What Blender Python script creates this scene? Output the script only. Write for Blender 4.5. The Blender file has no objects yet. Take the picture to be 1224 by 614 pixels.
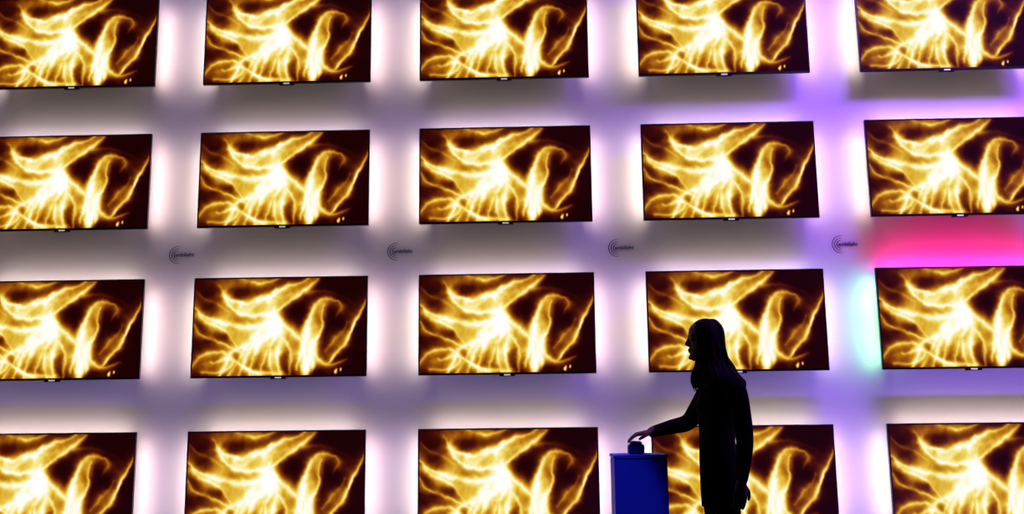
import bpy, bmesh, numpy as np, math, random
from mathutils import Vector, Matrix
random.seed(4)
S=bpy.context.scene
S.view_settings.view_transform='Standard'
S.view_settings.look='None'
COL=bpy.context.collection
def link(o,parent=None):
    COL.objects.link(o)
    if parent: o.parent=parent
    return o
def empty(name,loc=(0,0,0)):
    e=bpy.data.objects.new(name,None); e.empty_display_size=.1; e.location=loc; return link(e)

# ------------------------------------------------ materials
def mat(name,col=(.5,.5,.5),rough=.5,spec=.5,metal=0,noise=None):
    m=bpy.data.materials.new(name); m.use_nodes=True
    nt=m.node_tree; b=nt.nodes['Principled BSDF']
    b.inputs['Base Color'].default_value=(*col,1); b.inputs['Roughness'].default_value=rough
    b.inputs['Specular IOR Level'].default_value=spec; b.inputs['Metallic'].default_value=metal
    if noise:
        sc,amt=noise
        tc=nt.nodes.new('ShaderNodeTexCoord'); n=nt.nodes.new('ShaderNodeTexNoise'); n.inputs['Scale'].default_value=sc
        n.inputs['Detail'].default_value=4
        r=nt.nodes.new('ShaderNodeValToRGB')
        r.color_ramp.elements[0].position=.3; r.color_ramp.elements[1].position=.7
        r.color_ramp.elements[0].color=(*[c*(1-amt) for c in col],1); r.color_ramp.elements[1].color=(*[min(1,c*(1+amt)) for c in col],1)
        nt.links.new(tc.outputs['Object'],n.inputs['Vector']); nt.links.new(n.outputs['Fac'],r.inputs['Fac']); nt.links.new(r.outputs['Color'],b.inputs['Base Color'])
    return m
def emat(name,col,st):
    m=mat(name,(.6,.6,.6)); b=m.node_tree.nodes['Principled BSDF']
    b.inputs['Emission Color'].default_value=(*col,1); b.inputs['Emission Strength'].default_value=st
    return m
M_wall=mat('wall_paint',(.42,.38,.465),.8,.15,noise=(1.5,.02))
M_floor=mat('dark_carpet',(.012,.012,.016),.9,.1,noise=(60,.4))
M_ceil=mat('black_ceiling',(.01,.01,.012),.9,.1,noise=(4,.2))
M_black=mat('bezel_black',(.004,.004,.005),.35,.3,noise=(30,.2))
M_back=mat('tv_back_plastic',(.02,.02,.022),.5,.3,noise=(30,.2))
M_badge_glow=emat('tv_badge_glow',(.8,.8,.85),.45)  # unlit badge; its brightness is emission put into the material
M_logo=mat('logo_grey',(.05,.04,.08),.6,.2,noise=(20,.1))

M_screen=bpy.data.materials.new('screen_flame_picture'); M_screen.use_nodes=True
nt=M_screen.node_tree; b=nt.nodes['Principled BSDF']; b.inputs['Base Color'].default_value=(.003,.003,.003,1)
b.inputs['Roughness'].default_value=.12; b.inputs['Specular IOR Level'].default_value=.3
at=nt.nodes.new('ShaderNodeAttribute'); at.attribute_name='pic'
nt.links.new(at.outputs['Color'],b.inputs['Emission Color']); b.inputs['Emission Strength'].default_value=1.0
M_screen.cycles.emission_sampling='NONE'

# ------------------------------------------------ flame picture (numpy)
NX,NY=320,180
u,v=np.meshgrid(np.linspace(0,1,NX),np.linspace(0,1,NY))
AS=1.75
def vnoise(x,y,seed):
    r=np.random.RandomState(seed); g=r.rand(64,64)
    xi=np.floor(x).astype(int); yi=np.floor(y).astype(int); fx=x-xi; fy=y-yi
    fx=fx*fx*fx*(fx*(fx*6-15)+10); fy=fy*fy*fy*(fy*(fy*6-15)+10)
    def G(a,b): return g[b%64,a%64]
    return (G(xi,yi)*(1-fx)+G(xi+1,yi)*fx)*(1-fy)+(G(xi,yi+1)*(1-fx)+G(xi+1,yi+1)*fx)*fy
def fbm(x,y,s,o=4):
    t=0;a=.5
    for i in range(o):
        t=t+a*vnoise(x*2**i+7.3*i,y*2**i+3.1*i,s+i); a*=.5
    return t/(1-.5**o)
wx=(fbm(u*AS*3.5,v*3.5,11,5)-.5); wy=(fbm(u*AS*3.5,v*3.5,31,5)-.5)
U=u*AS+wx*.13; V=v+wy*.11
def catmull(P,n=8):
    P=[np.array(p,float) for p in P]; P=[2*P[0]-P[1]]+P+[2*P[-1]-P[-2]]; out=[]
    for i in range(1,len(P)-2):
        for k in range(n):
            t=k/n; a,b_,c,d=P[i-1],P[i],P[i+1],P[i+2]
            out.append(.5*((2*b_)+(-a+c)*t+(2*a-5*b_+4*c-d)*t*t+(-a+3*b_-3*c+d)*t**3))
    out.append(P[-2]); return out
I=np.zeros_like(U); E=np.zeros_like(U)
def add(s):
    global I
    I=I+s*np.clip(1.12-I,0.04,1)
def stroke(P,w,inten,side=0,soft=6,tap=.6):
    global E
    pts=[np.array((p[0]*AS,p[1])) for p in catmull(P)]
    d=np.full_like(U,9.); tt=np.zeros_like(U); sg=np.zeros_like(U); n=len(pts)-1
    for i in range(n):
        a,t=pts[i],pts[i+1]-pts[i]
        h=np.clip(((U-a[0])*t[0]+(V-a[1])*t[1])/(t@t+1e-9),0,1)
        dx,dy=U-a[0]-h*t[0],V-a[1]-h*t[1]; q=dx*dx+dy*dy; m=q<d
        d=np.where(m,q,d); tt=np.where(m,(i+h)/n,tt); sg=np.where(m,(t[0]*dy-t[1]*dx)/math.sqrt(t@t+1e-9),sg)
    d=np.sqrt(d); taper=(1-tap)+tap*np.sin(np.pi*np.clip(tt*.94+.03,0,1))
    vary=fbm(U*5+P[0][0]*9,V*5+P[0][1]*9,int(P[0][0]*91+P[0][1]*37)+200,2)
    w=w*(.5+1.0*vary)
    core=np.exp(-(d/(w*taper*.9))**1.5)
    wid=w*(1.8+ (soft-1.8)*np.clip(.5+.5*np.tanh(sg*side/.014),0,1)) if side else w*soft*.6
    sheet=np.exp(-(d/(wid*(.3+.7*taper)+1e-4))**1.4)
    vary2=fbm(U*6+P[0][0]*5,V*6+P[0][1]*3,int(P[0][0]*51+P[0][1]*17)+300,3)
    add((core*.24+sheet*.66*(.40+1.15*vary2))*inten*(.3+.7*taper))
    E=np.maximum(E,core*inten*(.3+.7*taper))
def blob(cx,cy,rx,ry,inten,p=2.0,ang=0):
    a=(U-cx*AS);b_=(V-cy);c,s=math.cos(ang),math.sin(ang)
    a,b_=a*c+b_*s,-a*s+b_*c
    d=((a/(rx*AS))**2+(b_/ry)**2)**.5
    add(inten*np.exp(-d**p))
I+=.14*fbm(U*3,V*3,77,3)*np.clip(1.3-u,0,1)*1.6
blob(.40,.27,.22,.09,.40,2.6,-.20)
blob(.43,.66,.21,.26,.36,2.8)
blob(.33,.52,.16,.09,.24)
blob(.685,.62,.045,.30,.42,2.4)
blob(.75,.36,.045,.11,.30)
blob(.12,.82,.13,.12,.24)
blob(.24,.06,.18,.06,.28)
blob(.82,.66,.10,.14,.14)
blob(.14,.50,.12,.10,.18)
stroke([(.12,.08),(.18,.19),(.28,.245),(.42,.21),(.54,.10),(.66,.0)],.024,.78,1,6)
stroke([(.16,.16),(.24,.33),(.36,.385),(.48,.34),(.58,.23),(.67,.08),(.72,.0)],.022,.88,-1,5)
stroke([(.22,.0),(.33,.06),(.45,.05),(.52,.0)],.022,.55,0,5)
stroke([(.0,.12),(.06,.2),(.14,.26),(.20,.34)],.016,.36,1,6)
stroke([(.475,.30),(.46,.40),(.39,.475),(.28,.49),(.16,.45),(.05,.36)],.028,.95,-1,5)
stroke([(.47,.32),(.50,.44),(.57,.53),(.625,.64),(.63,.76)],.028,.90,1,4.5)
for i,(x0,x1,x2) in enumerate([(.40,.28,.20),(.43,.34,.28),(.45,.385,.345),(.462,.425,.405),(.475,.47,.465),(.485,.515,.51),(.50,.55,.565),(.33,.24,.15)]):
    y0=.40 if i<7 else .50
    stroke([((x0+.47)/2,y0-.02),(x0+(.014 if i%2 else -.014),y0+.13),(x1-(.014 if i%3 else -.014),.74),(x2,1.02)],.015+.005*(i%3),.58+.16*((i*7)%3)/2,1 if i%2 else -1,3.6,.45)
stroke([(.0,.24),(.05,.37),(.12,.47),(.22,.57),(.29,.70)],.016,.66,-1,5)
stroke([(.0,.42),(.05,.55),(.13,.63),(.22,.67),(.30,.74)],.016,.62,1,5)
stroke([(.0,.90),(.05,.79),(.12,.73),(.20,.76),(.23,.85),(.17,.93),(.07,.95)],.020,.72,1,5)
stroke([(.10,.84),(.19,.80),(.28,.86),(.38,.95),(.52,1.0)],.022,.80,1,5)
stroke([(.68,.46),(.70,.34),(.745,.26),(.80,.235),(.85,.27)],.022,.80,1,4.5)
stroke([(.85,.27),(.87,.35),(.84,.43)],.014,.40,0,4)
stroke([(.70,.36),(.665,.48),(.65,.62),(.62,.78),(.60,.97)],.026,.88,-1,5)
stroke([(.77,.30),(.755,.44),(.735,.56),(.70,.70),(.715,.82),(.78,.90),(.88,.84)],.020,.72,1,3.5)
stroke([(1.,.16),(.97,.32),(.935,.50),(.885,.66),(.82,.78),(.78,.88)],.017,.92,1,4.5)
stroke([(.90,.46),(.865,.58),(.81,.66),(.76,.76)],.014,.42,0,5)
stroke([(.62,.18),(.70,.14),(.80,.16),(.90,.24)],.022,.22,1,5)
I=I*(.64+.70*fbm(U*9,V*6,171,4))
vo=lambda cx,cy,rx,ry,a: a*np.exp(-((U-cx*AS)/(rx*AS))**2-((V-cy)/ry)**2)
I=I*(1-vo(.90,.10,.13,.15,.6))*(1-vo(.05,.08,.08,.10,.5))*(1-vo(.95,.88,.09,.14,.92))*(1-vo(.09,.27,.05,.06,.4))*(1-vo(.84,.50,.045,.12,.65))*(1-vo(.60,.38,.045,.07,.6))*(1-vo(.64,.22,.03,.06,.4))*(1-vo(.20,.60,.05,.04,.4))*(1-vo(.10,.63,.04,.03,.4))
I=.88*np.clip(I,0,2)**1.6+.18*E
def blur(a):
    p_=np.pad(a,1,mode='edge'); a=(p_[:-2,1:-1]+2*p_[1:-1,1:-1]+p_[2:,1:-1])/4
    p_=np.pad(a,1,mode='edge'); return (p_[1:-1,:-2]+2*p_[1:-1,1:-1]+p_[1:-1,2:])/4
I=blur(I)
for bb in [(.655,.92,.032,.12,1.1),(.68,.79,.019,.11,1.0),(.64,.80,.015,.14,.9),(.70,.90,.014,.07,.8),(.47,.38,.025,.06,.4),(.83,.955,.009,.02,.8),(.858,.935,.006,.015,.7)]: blob(*bb,p=2.5)
I=np.clip(I,0,1.3)
stops=np.array([0,.10,.22,.36,.52,.68,.84,1.0,1.3])
R=np.interp(I,stops,[.13,.28,.50,.72,.88,.96,.99,1.0,1.0])
G=np.interp(I,stops,[.025,.095,.245,.46,.69,.86,.95,.99,1.0])
B=np.interp(I,stops,[.015,.025,.045,.09,.21,.42,.72,.92,1.0])
pic=np.stack([R**2.2,G**2.2,B**2.2,np.ones_like(R)],-1)

W,H=1.231,.704
BZ=.010
def tv_mesh(name,mL,mR,mT,tt=1.0):
    bm=bmesh.new()
    def box(x0,x1,y0,y1,z0,z1,mi,bev=0,taper=0):
        vs=[bm.verts.new((x,y,z)) for x in(x0,x1) for y in(y0,y1) for z in(z0,z1)]
        if taper:
            for q in vs:
                if q.co.y>=y1-1e-6: q.co.x*=1-taper; q.co.z=q.co.z*(1-taper)
        f=[]
        for a in ((0,1,3,2),(4,6,7,5),(0,4,5,1),(2,3,7,6),(0,2,6,4),(1,5,7,3)):
            ff=bm.faces.new([vs[i] for i in a]); ff.material_index=mi; f.append(ff)
        if bev:
            e=list({e for ff in f for e in ff.edges})
            r=bmesh.ops.bevel(bm,geom=e,offset=bev,segments=2,affect='EDGES')
            for ff in r['faces']: ff.material_index=mi
    box(-W/2,W/2,.0,.022,-H/2,H/2,0,.003)
    box(-.50,.50,.022,.052,-.30,.20,1,0,.12)
    box(-.20,.20,.052,.1385,-.20,.12,1,.004)
    for a in ((-W/2,-W/2+BZ,-.004,.004,-H/2,H/2),(W/2-BZ,W/2,-.004,.004,-H/2,H/2),(-W/2,W/2,-.004,.004,H/2-BZ,H/2),(-W/2,W/2,-.004,.004,-H/2,-H/2+BZ+.004)):
        box(*a,0,.0015)
    box(-.055,.055,-.004,.018,-H/2-.012,-H/2,0,.002)
    box(-.022,.022,-.0055,-.003,-H/2-.007,-H/2+.003,3)
    def strip(p0,p1,outv,mi,wd=.012,tilt=.70):
        p0=Vector(p0);p1=Vector(p1);o=Vector(outv)
        n=(o+Vector((0,tilt,0))).normalized(); t=(p1-p0).normalized(); w_=n.cross(t).normalized()*wd
        q=[bm.verts.new(c) for c in (p0-w_,p1-w_,p1+w_,p0+w_)]
        f=bm.faces.new(q); f.normal_update()
        if f.normal.dot(n)<0: f.normal_flip()
        f.material_index=mi
        q=[bm.verts.new(c-n*.006) for c in (p0-w_*1.3,p1-w_*1.3,p1+w_*1.3,p0+w_*1.3)]
        f=bm.faces.new(q); f.material_index=1
    strip((-W/2+.025,.042,-H/2+.05),(-W/2+.025,.042,H/2-.07),(-1,0,0),4)
    strip((W/2-.025,.042,-H/2+.05),(W/2-.025,.042,H/2-.07),(1,0,0),5)
    strip((-W/2+.08,.042,H/2-.025),(W/2-.08,.042,H/2-.025),(0,0,1),6,.012,tt)
    x0,x1=-W/2+BZ,W/2-BZ; z0,z1=-H/2+BZ+.004,H/2-BZ
    base=len(bm.verts)
    grid=[[bm.verts.new((x0+(x1-x0)*i/(NX-1),-.001,z1+(z0-z1)*j/(NY-1))) for i in range(NX)] for j in range(NY)]
    for j in range(NY-1):
        for i in range(NX-1):
            f=bm.faces.new((grid[j][i],grid[j+1][i],grid[j+1][i+1],grid[j][i+1])); f.material_index=2
    me=bpy.data.meshes.new(name); bm.to_mesh(me); bm.free()
    ca=me.color_attributes.new('pic','FLOAT_COLOR','POINT')
    arr=np.zeros((len(me.vertices),4),np.float32); arr[:,3]=1
    arr[base:base+NX*NY]=pic.reshape(-1,4); ca.data.foreach_set('color',arr.ravel())
    for m in (M_black,M_back,M_screen,M_badge_glow,mL,mR,mT): me.materials.append(m)
    return me
K=38
M_L=emat('led_strip_left',(1,.87,.60),K); M_R=emat('led_strip_right',(1,.76,.60),K); M_T=emat('led_strip_top',(1,.85,.66),K*.60)
me_tv=tv_mesh('television_mesh',M_L,M_R,M_T)
me_sp=tv_mesh('television_mesh_colour_glow',emat('led_strip_green',(.30,1,.32),K*1.7),M_R,emat('led_strip_magenta',(1,.02,.22),K*3.3),.1)
PX,PZ,ZR3=1.5911,1.0668,1.765
for r in range(1,5):
    for c in range(0,7):
        o=bpy.data.objects.new('television',me_sp if (r,c)==(3,5) else me_tv)
        o.location=((c-3)*PX,0,ZR3+(3-r)*PZ); link(o)

# ------------------------------------------------ room
def boxobj(name,x0,x1,y0,y1,z0,z1,m):
    bm=bmesh.new(); bmesh.ops.create_cube(bm,size=1)
    for q in bm.verts: q.co=Vector(((x0+x1)/2+q.co.x*(x1-x0),(y0+y1)/2+q.co.y*(y1-y0),(z0+z1)/2+q.co.z*(z1-z0)))
    me=bpy.data.meshes.new(name); bm.to_mesh(me); bm.free(); me.materials.append(m)
    return link(bpy.data.objects.new(name,me))
YW=.14
boxobj('wall_back',-8,8,YW,YW+.2,0,5.6,M_wall)
boxobj('floor',-8,8,-9,YW+.2,-.1,0,M_floor)
boxobj('ceiling',-8,8,-9,YW+.2,5.6,5.7,M_ceil)
boxobj('baseboard_back',-8,8,YW-.015,YW,0,.1,M_black)

def logo(x,z):
    e=empty('wall_logo_sign',(x,YW-.002,z))
    bm=bmesh.new()
    for rad,th,a0,a1 in ((.062,.0026,75,285),(.045,.0026,80,280),(.029,.0026,85,275)):
        pr=None
        for i in range(41):
            a=math.radians(a0+(a1-a0)*i/40); tt=th*math.sin(math.pi*(i+2)/44)+.0006
            c,s=math.cos(a),math.sin(a)
            p=(bm.verts.new(((rad-tt)*c,0,(rad-tt)*s)),bm.verts.new(((rad+tt)*c,0,(rad+tt)*s)))
            if pr: bm.faces.new((pr[0],pr[1],p[1],p[0]))
            pr=p
    me=bpy.data.meshes.new('arcs'); bm.to_mesh(me); bm.free(); me.materials.append(M_logo)
    link(bpy.data.objects.new('arcs',me),e)
    t=bpy.data.curves.new('lettering','FONT'); t.body='ambilight'; t.size=.038; t.extrude=.0008; t.offset=.0008; t.align_y='CENTER'
    t.materials.append(M_logo)
    o=bpy.data.objects.new('lettering',t); o.rotation_euler=(math.pi/2,0,0); o.location=(-.020,-.001,.0); link(o,e)
for c in range(-1,5):
    logo((c-2.5)*PX+.0, ZR3+.5*PZ+.012)

# ------------------------------------------------ mesh helpers for figure
def ring_tube(bm,pts,radii,n=14,up=Vector((0,1,0))):
    pts=[Vector(p) for p in pts]; N=len(pts); rings=[]
    for i,p in enumerate(pts):
        t=(pts[min(i+1,N-1)]-pts[max(i-1,0)]).normalized()
        s=t.cross(up)
        if s.length<1e-3: s=t.cross(Vector((1,0,0)))
        s.normalize(); w_=s.cross(t).normalized()
        r=radii[i]; a,b_=(r,r) if not hasattr(r,'__len__') else r
        rings.append([bm.verts.new(p+s*(a*math.cos(2*math.pi*k/n))+w_*(b_*math.sin(2*math.pi*k/n))) for k in range(n)])
    for A_,B_ in zip(rings,rings[1:]):
        for k in range(n): bm.faces.new((A_[k],A_[(k+1)%n],B_[(k+1)%n],B_[k]))
    f=lambda r: r if not hasattr(r,'__len__') else min(r)
    for rg,p in ((rings[0],pts[0]-(pts[1]-pts[0]).normalized()*.3*f(radii[0])),(rings[-1],pts[-1]+(pts[-1]-pts[-2]).normalized()*.7*f(radii[-1]))):
        c=bm.verts.new(p)
        for k in range(n): bm.faces.new((rg[k],rg[(k+1)%n],c))
def hrings(bm,rows,n=28):
    rings=[[bm.verts.new((cx+rx*math.cos(2*math.pi*k/n),cy+ry*math.sin(2*math.pi*k/n),z)) for k in range(n)] for z,cx,cy,rx,ry in rows]
    for A_,B_ in zip(rings,rings[1:]):
        for k in range(n): bm.faces.new((A_[k],A_[(k+1)%n],B_[(k+1)%n],B_[k]))
    bm.faces.new(rings[0]); bm.faces.new(rings[-1])
def smooth(P,R,n=5):
    P=[np.array(p,float) for p in P]; R=[np.array(r if hasattr(r,'__len__') else (r,r),float) for r in R]
    Q=[np.concatenate([p,r]) for p,r in zip(P,R)]
    Q=[2*Q[0]-Q[1]]+Q+[2*Q[-1]-Q[-2]]; out=[]
    for i in range(1,len(Q)-2):
        for k in range(n):
            t=k/n;a,b_,c,d=Q[i-1],Q[i],Q[i+1],Q[i+2]
            out.append(.5*((2*b_)+(-a+c)*t+(2*a-5*b_+4*c-d)*t*t+(-a+3*b_-3*c+d)*t**3))
    out.append(Q[-2])
    return [Vector(q[:3]) for q in out],[tuple(np.maximum(q[3:],.002)) for q in out]
def tube(bm,P,R,n=14,seg=5,up=Vector((0,1,0))):
    a,b_=smooth(P,R,seg); ring_tube(bm,a,b_,n,up)
def ell(bm,c,r,sub=3):
    res=bmesh.ops.create_icosphere(bm,subdivisions=sub,radius=1)
    for q in res['verts']: q.co=Vector((c[0]+q.co.x*r[0],c[1]+q.co.y*r[1],c[2]+q.co.z*r[2]))
def remesh(bm,name,vox,smooth_it=4):
    bmesh.ops.recalc_face_normals(bm,faces=bm.faces)
    me=bpy.data.meshes.new(name+'_src'); bm.to_mesh(me); bm.free()
    o=bpy.data.objects.new('tmp',me); COL.objects.link(o)
    m=o.modifiers.new('r','REMESH'); m.mode='VOXEL'; m.voxel_size=vox; m.use_smooth_shade=True
    s=o.modifiers.new('s','SMOOTH'); s.factor=.5; s.iterations=smooth_it
    dg=bpy.context.evaluated_depsgraph_get(); dg.update()
    out=bpy.data.meshes.new_from_object(o.evaluated_get(dg)); out.name=name
    bpy.data.objects.remove(o)
    return out

# ------------------------------------------------ woman (local: faces -X, camera side is -Y)
def hand(bm,wrist,d,nrm,curl,thumb_side=1,spread=.0):
    wrist=Vector(wrist); d=Vector(d).normalized(); nrm=Vector(nrm); nrm=(nrm-d*nrm.dot(d)).normalized(); side=d.cross(nrm).normalized()*thumb_side
    P=[wrist-d*.01,wrist+d*.02,wrist+d*.055,wrist+d*.085]
    a,b_=smooth(P,[(.026,.019),(.032,.017),(.039,.014),(.038,.011)],4)
    rings=[]; n=14
    for p,(ra,rb) in zip(a,b_):
        rings.append([bm.verts.new(p+side*(ra*math.cos(2*math.pi*k/n))+nrm*(rb*math.sin(2*math.pi*k/n))) for k in range(n)])
    for A_,B_ in zip(rings,rings[1:]):
        for k in range(n): bm.faces.new((A_[k],A_[(k+1)%n],B_[(k+1)%n],B_[k]))
    bm.faces.new(rings[0]); bm.faces.new(rings[-1])
    for off,L,r,cu in ((.029,.068,.0078,curl*.85),(.010,.076,.0080,curl),(-.010,.071,.0077,curl*1.05),(-.029,.056,.0068,curl*1.15)):
        p=wrist+d*.078+side*off; dd=(d+side*(off*spread*20)).normalized(); pts=[p]
        ang=.06
        for seg,fr in enumerate((.42,.32,.26)):
            ang+=cu*(1 if seg==0 else .9)
            q=dd*math.cos(ang)+nrm*math.sin(ang); p=p+q*(L*fr); pts.append(p)
        ring_tube(bm,pts,[r*1.08,r*1.0,r*.93,r*.78],10,up=side)
    p=wrist+d*.022+side*.026+nrm*.002
    d1=(d*.62+side*.62+nrm*.22).normalized(); d2=(d*.85+side*.25+nrm*.30).normalized(); d3=(d*.9+side*.05+nrm*.35).normalized()
    ring_tube(bm,[p-d1*.008,p+d1*.034,p+d1*.034+d2*.028,p+d1*.034+d2*.028+d3*.020],[.0125,.0105,.0092,.0075],10,up=nrm)

def woman(loc):
    root=empty('woman',loc)
    bm=bmesh.new()
    hrings(bm,[(.66,-.014,0,.102,.165),(.74,-.012,0,.107,.170),(.82,-.010,0,.109,.170),(.90,-.014,0,.105,.160),(1.00,-.020,0,.096,.138),(1.08,-.020,0,.096,.134),
               (1.15,-.014,0,.108,.142),(1.21,-.010,0,.116,.150),(1.27,.004,0,.110,.158),(1.315,.014,0,.096,.160),(1.35,.016,0,.080,.142),(1.378,.010,0,.060,.088),(1.40,.004,0,.05,.058)])
    tube(bm,[(.008,0,1.34),(-.012,0,1.41),(-.040,0,1.475),(-.05,0,1.52)],[.056,.050,.050,.052])
    for s in(-1,1):
        tube(bm,[(-.006,s*.078,.88),(-.012,s*.080,.70),(-.002,s*.086,.48),(.012,s*.092,.25),(.016,s*.095,.07)],[.080,.086,.078,.076,.084],16)
    tube(bm,[(.030,-.135,1.315),(.056,-.185,1.27),(.076,-.205,1.15),(.084,-.218,1.03),(.074,-.232,.93),(.058,-.232,.83),(.054,-.232,.80)],[.060,.060,.052,.047,.042,.034,.028])
    tube(bm,[(.0,.135,1.315),(-.030,.185,1.27),(-.085,.225,1.18),(-.138,.235,1.110),(-.235,.205,1.085),(-.345,.165,1.060),(-.37,.155,1.055)],[.060,.060,.053,.048,.042,.032,.025])
    hand(bm,(.053,-.232,.80),(-.10,.0,-1),(-.25,1,0),.28,1)
    hand(bm,(-.365,.157,1.056),(-1,-.22,-.12),(0,0,-1),.29,1,.03)
    rows=[(1.443,-.128,-.085,.022),(1.452,-.145,-.062,.038),(1.465,-.151,-.045,.048),(1.485,-.149,-.02,.056),(1.505,-.150,.002,.061),(1.525,-.150,.014,.066),(1.55,-.148,.020,.070),(1.575,-.150,.022,.073),(1.60,-.153,.022,.074),(1.625,-.147,.016,.071),(1.645,-.132,.004,.060),(1.658,-.108,-.016,.042),(1.664,-.085,-.035,.02)]
    hrings(bm,[(z,(f+b_)/2,0,(b_-f)/2,hw) for z,f,b_,hw in rows])
    tube(bm,[(-.146,0,1.578),(-.155,0,1.560),(-.165,0,1.540),(-.165,0,1.532)],[.008,.009,.010,.009],10)
    ell(bm,(-.155,-.010,1.530),(.009,.007,.006)); ell(bm,(-.155,.010,1.530),(.009,.007,.006))
    ell(bm,(-.151,0,1.507),(.009,.020,.0055)); ell(bm,(-.149,0,1.496),(.009,.018,.006)); ell(bm,(-.148,0,1.463),(.010,.018,.012))
    ell(bm,(-.142,-.030,1.585),(.012,.020,.006)); ell(bm,(-.142,.030,1.585),(.012,.020,.006))
    for s in(-1,1): ell(bm,(-.052,s*.075,1.545),(.017,.009,.030))
    me=remesh(bm,'body',.0045,3)
    M_skin=mat('skin',(.18,.10,.07),.8,.05,noise=(25,.06)); M_top=mat('black_top_fabric',(.004,.004,.005),.95,.03,noise=(80,.3)); M_tr=mat('black_trouser_fabric',(.004,.004,.005),.95,.03,noise=(80,.3))
    for m in(M_skin,M_top,M_tr): me.materials.append(m)
    n=len(me.polygons); cen=np.zeros(n*3); me.polygons.foreach_get('center',cen); cen=cen.reshape(-1,3)
    x,y,z=cen.T
    mi=np.ones(n,int)
    mi[z<.66]=2
    near=(y<-.188)&(x>-.05)
    mi[near&(z<.815)&(z>.55)]=0
    mi[(x<-.345)&(z>.9)]=0
    neckline=1.372-.25*np.clip(-x,0,.06)
    mi[(z>neckline)&(np.abs(y)<.09)]=0
    me.polygons.foreach_set('material_index',mi); me.update()
    link(bpy.data.objects.new('body',me),root)
    bm=bmesh.new()
    for s in(-1,1): ell(bm,(-.1395,s*.030,1.562),(.010,.012,.0085),3)
    e=bpy.data.meshes.new('eyes'); bm.to_mesh(e); bm.free(); e.materials.append(mat('eye_white',(.2,.2,.19),.5,.1,noise=(9,.02)))
    link(bpy.data.objects.new('eyes',e),root)
    bm=bmesh.new()
    for s in(-1,1): ell(bm,(-.1465,s*.030,1.562),(.004,.0055,.0055),2)
    e=bpy.data.meshes.new('irises'); bm.to_mesh(e); bm.free(); e.materials.append(mat('eye_brown',(.03,.015,.01),.3,.3,noise=(9,.02)))
    link(bpy.data.objects.new('irises',e),root)
    # hair
    bm=bmesh.new()
    cx=-.060
    ell(bm,(cx+.004,0,1.585),(.094,.084,.095),4)
    ell(bm,(cx+.022,0,1.54),(.074,.080,.09),4)
    for q in bm.verts:
        fr=-.118 if q.co.z<1.615 else -.118-(q.co.z-1.615)*1.1
        if q.co.x<fr: q.co.x=fr+(q.co.x-fr)*.05
        if q.co.z<1.60 and q.co.x<-.075: q.co.x=-.075+(q.co.x+.075)*.25
    def lock(phi,r,zend,dr=0,wv=0):
        c,s=math.cos(phi),math.sin(phi); back=max(c,0); front=max(-c,0)
        rx,ry=.090+dr,.086+dr; wb=random.uniform(-.008,.008)
        P=[(cx-.005+.02*c,.02*s,1.668),(cx+rx*.62*c,ry*.62*s,1.660),(cx+rx*.96*c,ry*.96*s,1.615),
           (cx+rx*1.02*c,ry*1.04*s,1.545),(cx+rx*.98*c+.018*back+wb+.022*front,ry*1.04*s,1.47),
           (cx+rx*c+.042*back-wb+.012*front,(ry+.012)*s,1.41),(cx+(rx)*c+.078*back+wv,(ry+.030)*s,1.355),(cx+rx*c+.100*back+wv*1.8,(ry+.035)*s,(1.34+zend)/2),(cx+rx*c+.094*back+wv*.6,(ry+.03)*s,zend)]
        tube(bm,P,[r*.6,r,r,r,r,r,r*.9,r*.65,r*.25],8,4)
    N=46
    for i in range(N):
        phi=-1.95+3.9*i/(N-1)
        lock(phi,random.uniform(.009,.013),random.uniform(1.235,1.32),random.uniform(-.006,.008),random.uniform(-.018,.012))
    for s in(-1,1):
        for k in range(4):
            o_=k*.010
            tube(bm,[(cx-.02,s*.03,1.664),(-.114+o_,s*.062,1.635),(-.112+o_,s*.084,1.56),(-.100+o_,s*.084,1.48),(-.104+o_,s*.078,1.43),(-.124+o_,s*.074,1.385),(-.134+o_,s*.072,1.335),(-.118+o_,s*.07,1.275+k*.014)],[.008,.010,.011,.010,.009,.009,.008,.003],8,4)
    hm=remesh(bm,'hair',.0045,1); hm.materials.append(mat('dark_brown_hair',(.010,.006,.005),.8,.05,noise=(120,.4)))
    link(bpy.data.objects.new('hair',hm),root)
    bm=bmesh.new()
    for s in(-1,1):
        y=s*.095
        tube(bm,[(.050,y,.045),(.02,y,.05),(-.05,y,.042),(-.12,y,.030),(-.165,y,.024)],[(.030,.040),(.034,.046),(.038,.038),(.040,.026),(.026,.018)],12,4,up=Vector((0,0,1)))
    for q in bm.verts: q.co.z=max(q.co.z,0.0)
    sh=remesh(bm,'shoes',.005,2)
    zmin=min(q.co.z for q in sh.vertices)
    for q in sh.vertices: q.co.z-=zmin
    sh.materials.append(mat('black_leather',(.01,.01,.01),.35,.4,noise=(40,.2)))
    link(bpy.data.objects.new('shoes',sh),root)
    root.scale=(.975,.975,.975)
    return root
PX_,PY_=1.182,-1.43
woman((PX_,PY_,0))

# ------------------------------------------------ podium and push button
M_blue=mat('blue_lacquer',(.03,.045,.68),.5,.2,noise=(6,.06))
def bev_box(bm,x0,x1,y0,y1,z0,z1,bv):
    r=bmesh.ops.create_cube(bm,size=1)
    for q in r['verts']: q.co=Vector(((x0+x1)/2+q.co.x*(x1-x0),(y0+y1)/2+q.co.y*(y1-y0),(z0+z1)/2+q.co.z*(z1-z0)))
    e=list({e for q in r['verts'] for e in q.link_edges})
    bmesh.ops.bevel(bm,geom=e,offset=bv,segments=2,affect='EDGES')
bx,by=PX_-.430,PY_+.13
bm=bmesh.new()
bev_box(bm,-.125,.125,-.125,.125,0,.06,.003)
bev_box(bm,-.141,.141,-.141,.141,.06,.895,.004)
bev_box(bm,-.145,.145,-.145,.145,.895,.915,.004)
me=bpy.data.meshes.new('podium'); bm.to_mesh(me); bm.free(); me.materials.append(M_blue)
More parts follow.
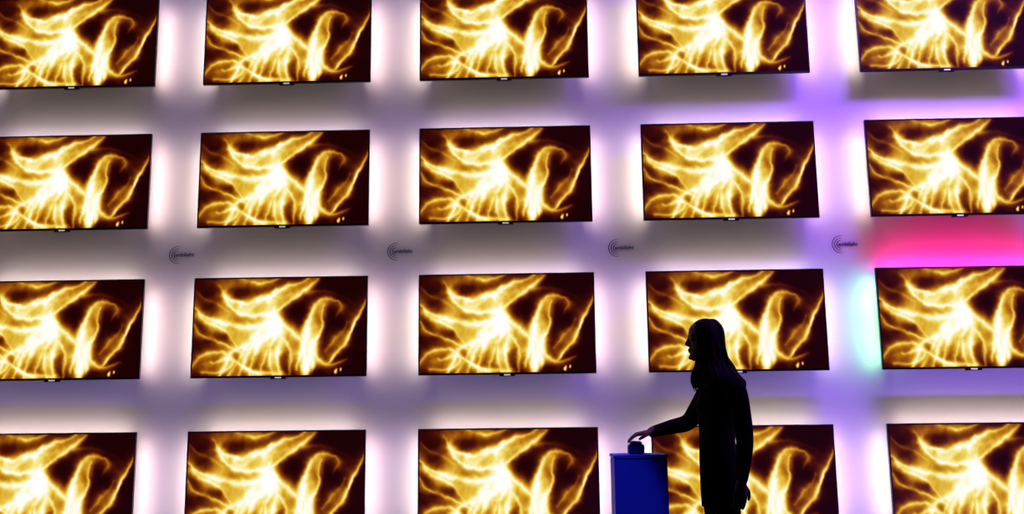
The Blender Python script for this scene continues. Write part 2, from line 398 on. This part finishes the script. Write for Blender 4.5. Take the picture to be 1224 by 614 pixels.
o=bpy.data.objects.new('podium',me); o.location=(bx,by,0); link(o)
e=empty('push_button_box',(bx-.010,by,.915))
bm=bmesh.new(); bev_box(bm,-.043,.043,-.043,.043,0,.052,.006)
me=bpy.data.meshes.new('housing'); bm.to_mesh(me); bm.free(); me.materials.append(mat('housing_blue',(.015,.03,.18),.4,.4,noise=(20,.1))); link(bpy.data.objects.new('housing',me),e)
bm=bmesh.new(); hrings(bm,[(.051,0,0,.033,.033),(.055,0,0,.034,.034),(.062,0,0,.033,.033),(.067,0,0,.028,.028),(.069,0,0,.016,.016),(.0695,0,0,.005,.005)],28)
me=bpy.data.meshes.new('button'); bm.to_mesh(me); bm.free(); me.materials.append(mat('button_plastic',(.02,.03,.14),.3,.5,noise=(20,.1))); link(bpy.data.objects.new('button',me),e)

# ------------------------------------------------ lights
def area(name,loc,target,size,sizey,col,power,spread=180):
    l=bpy.data.lights.new(name,'AREA'); l.shape='RECTANGLE'; l.size=size; l.size_y=sizey; l.color=col; l.energy=power; l.spread=math.radians(spread)
    o=bpy.data.objects.new(name,l); o.location=loc; o.rotation_euler=(Vector(target)-Vector(loc)).to_track_quat('-Z','Y').to_euler(); return link(o)
area('wall_washer_purple',(4.2,-1.2,5.45),(3.7,.14,2.8),3.0,.3,(.32,.09,1),290,120)
area('fill_violet_high',(-1.5,-1.0,5.45),(-1.5,.14,2.6),7.0,.3,(.42,.28,1),34,120)  # added fill, no fixture: turns the gaps between TVs mauve
area('fill_blue_low',(-.8,-.75,.06),(-.8,.14,1.3),8.5,.1,(.20,.13,1),24,130)  # added unseen uplight that tints the lower wall bluish
area('fill_violet_low',(3.8,-.75,.06),(3.8,.14,1.5),3.2,.1,(.28,.10,1),32,130)  # added unseen uplight, carries the purple further down the right side
def spot(name,loc,target,col,power,ang,blend=.6):
    l=bpy.data.lights.new(name,'SPOT'); l.color=col; l.energy=power; l.spot_size=math.radians(ang); l.spot_blend=blend; l.shadow_soft_size=.05
    o=bpy.data.objects.new(name,l); o.location=loc; o.rotation_euler=(Vector(target)-Vector(loc)).to_track_quat('-Z','Y').to_euler(); return link(o)
spot('podium_spotlight_blue',(bx-2.2,by-3.0,4.8),(bx-.08,by,.55),(.18,.26,1),520,6.5,.5)
w=bpy.data.worlds.new('World'); S.world=w; w.use_nodes=True
w.node_tree.nodes['Background'].inputs[0].default_value=(.10,.08,.2,1); w.node_tree.nodes['Background'].inputs[1].default_value=.002

# ------------------------------------------------ camera
cam=bpy.data.cameras.new('camera'); co=bpy.data.objects.new('camera',cam); link(co)
p,y,r=.1662,.0263,-.0116
Rm=Matrix.Rotation(y,4,'Z')@Matrix.Rotation(math.pi/2+p,4,'X')@Matrix.Rotation(r,4,'Z')
co.matrix_world=Matrix.Translation((.2182,-6.6763,ZR3-.6519))@Rm
cam.sensor_width=36; cam.lens=36*1150/1224; cam.clip_start=.05; cam.clip_end=200
S.camera=co
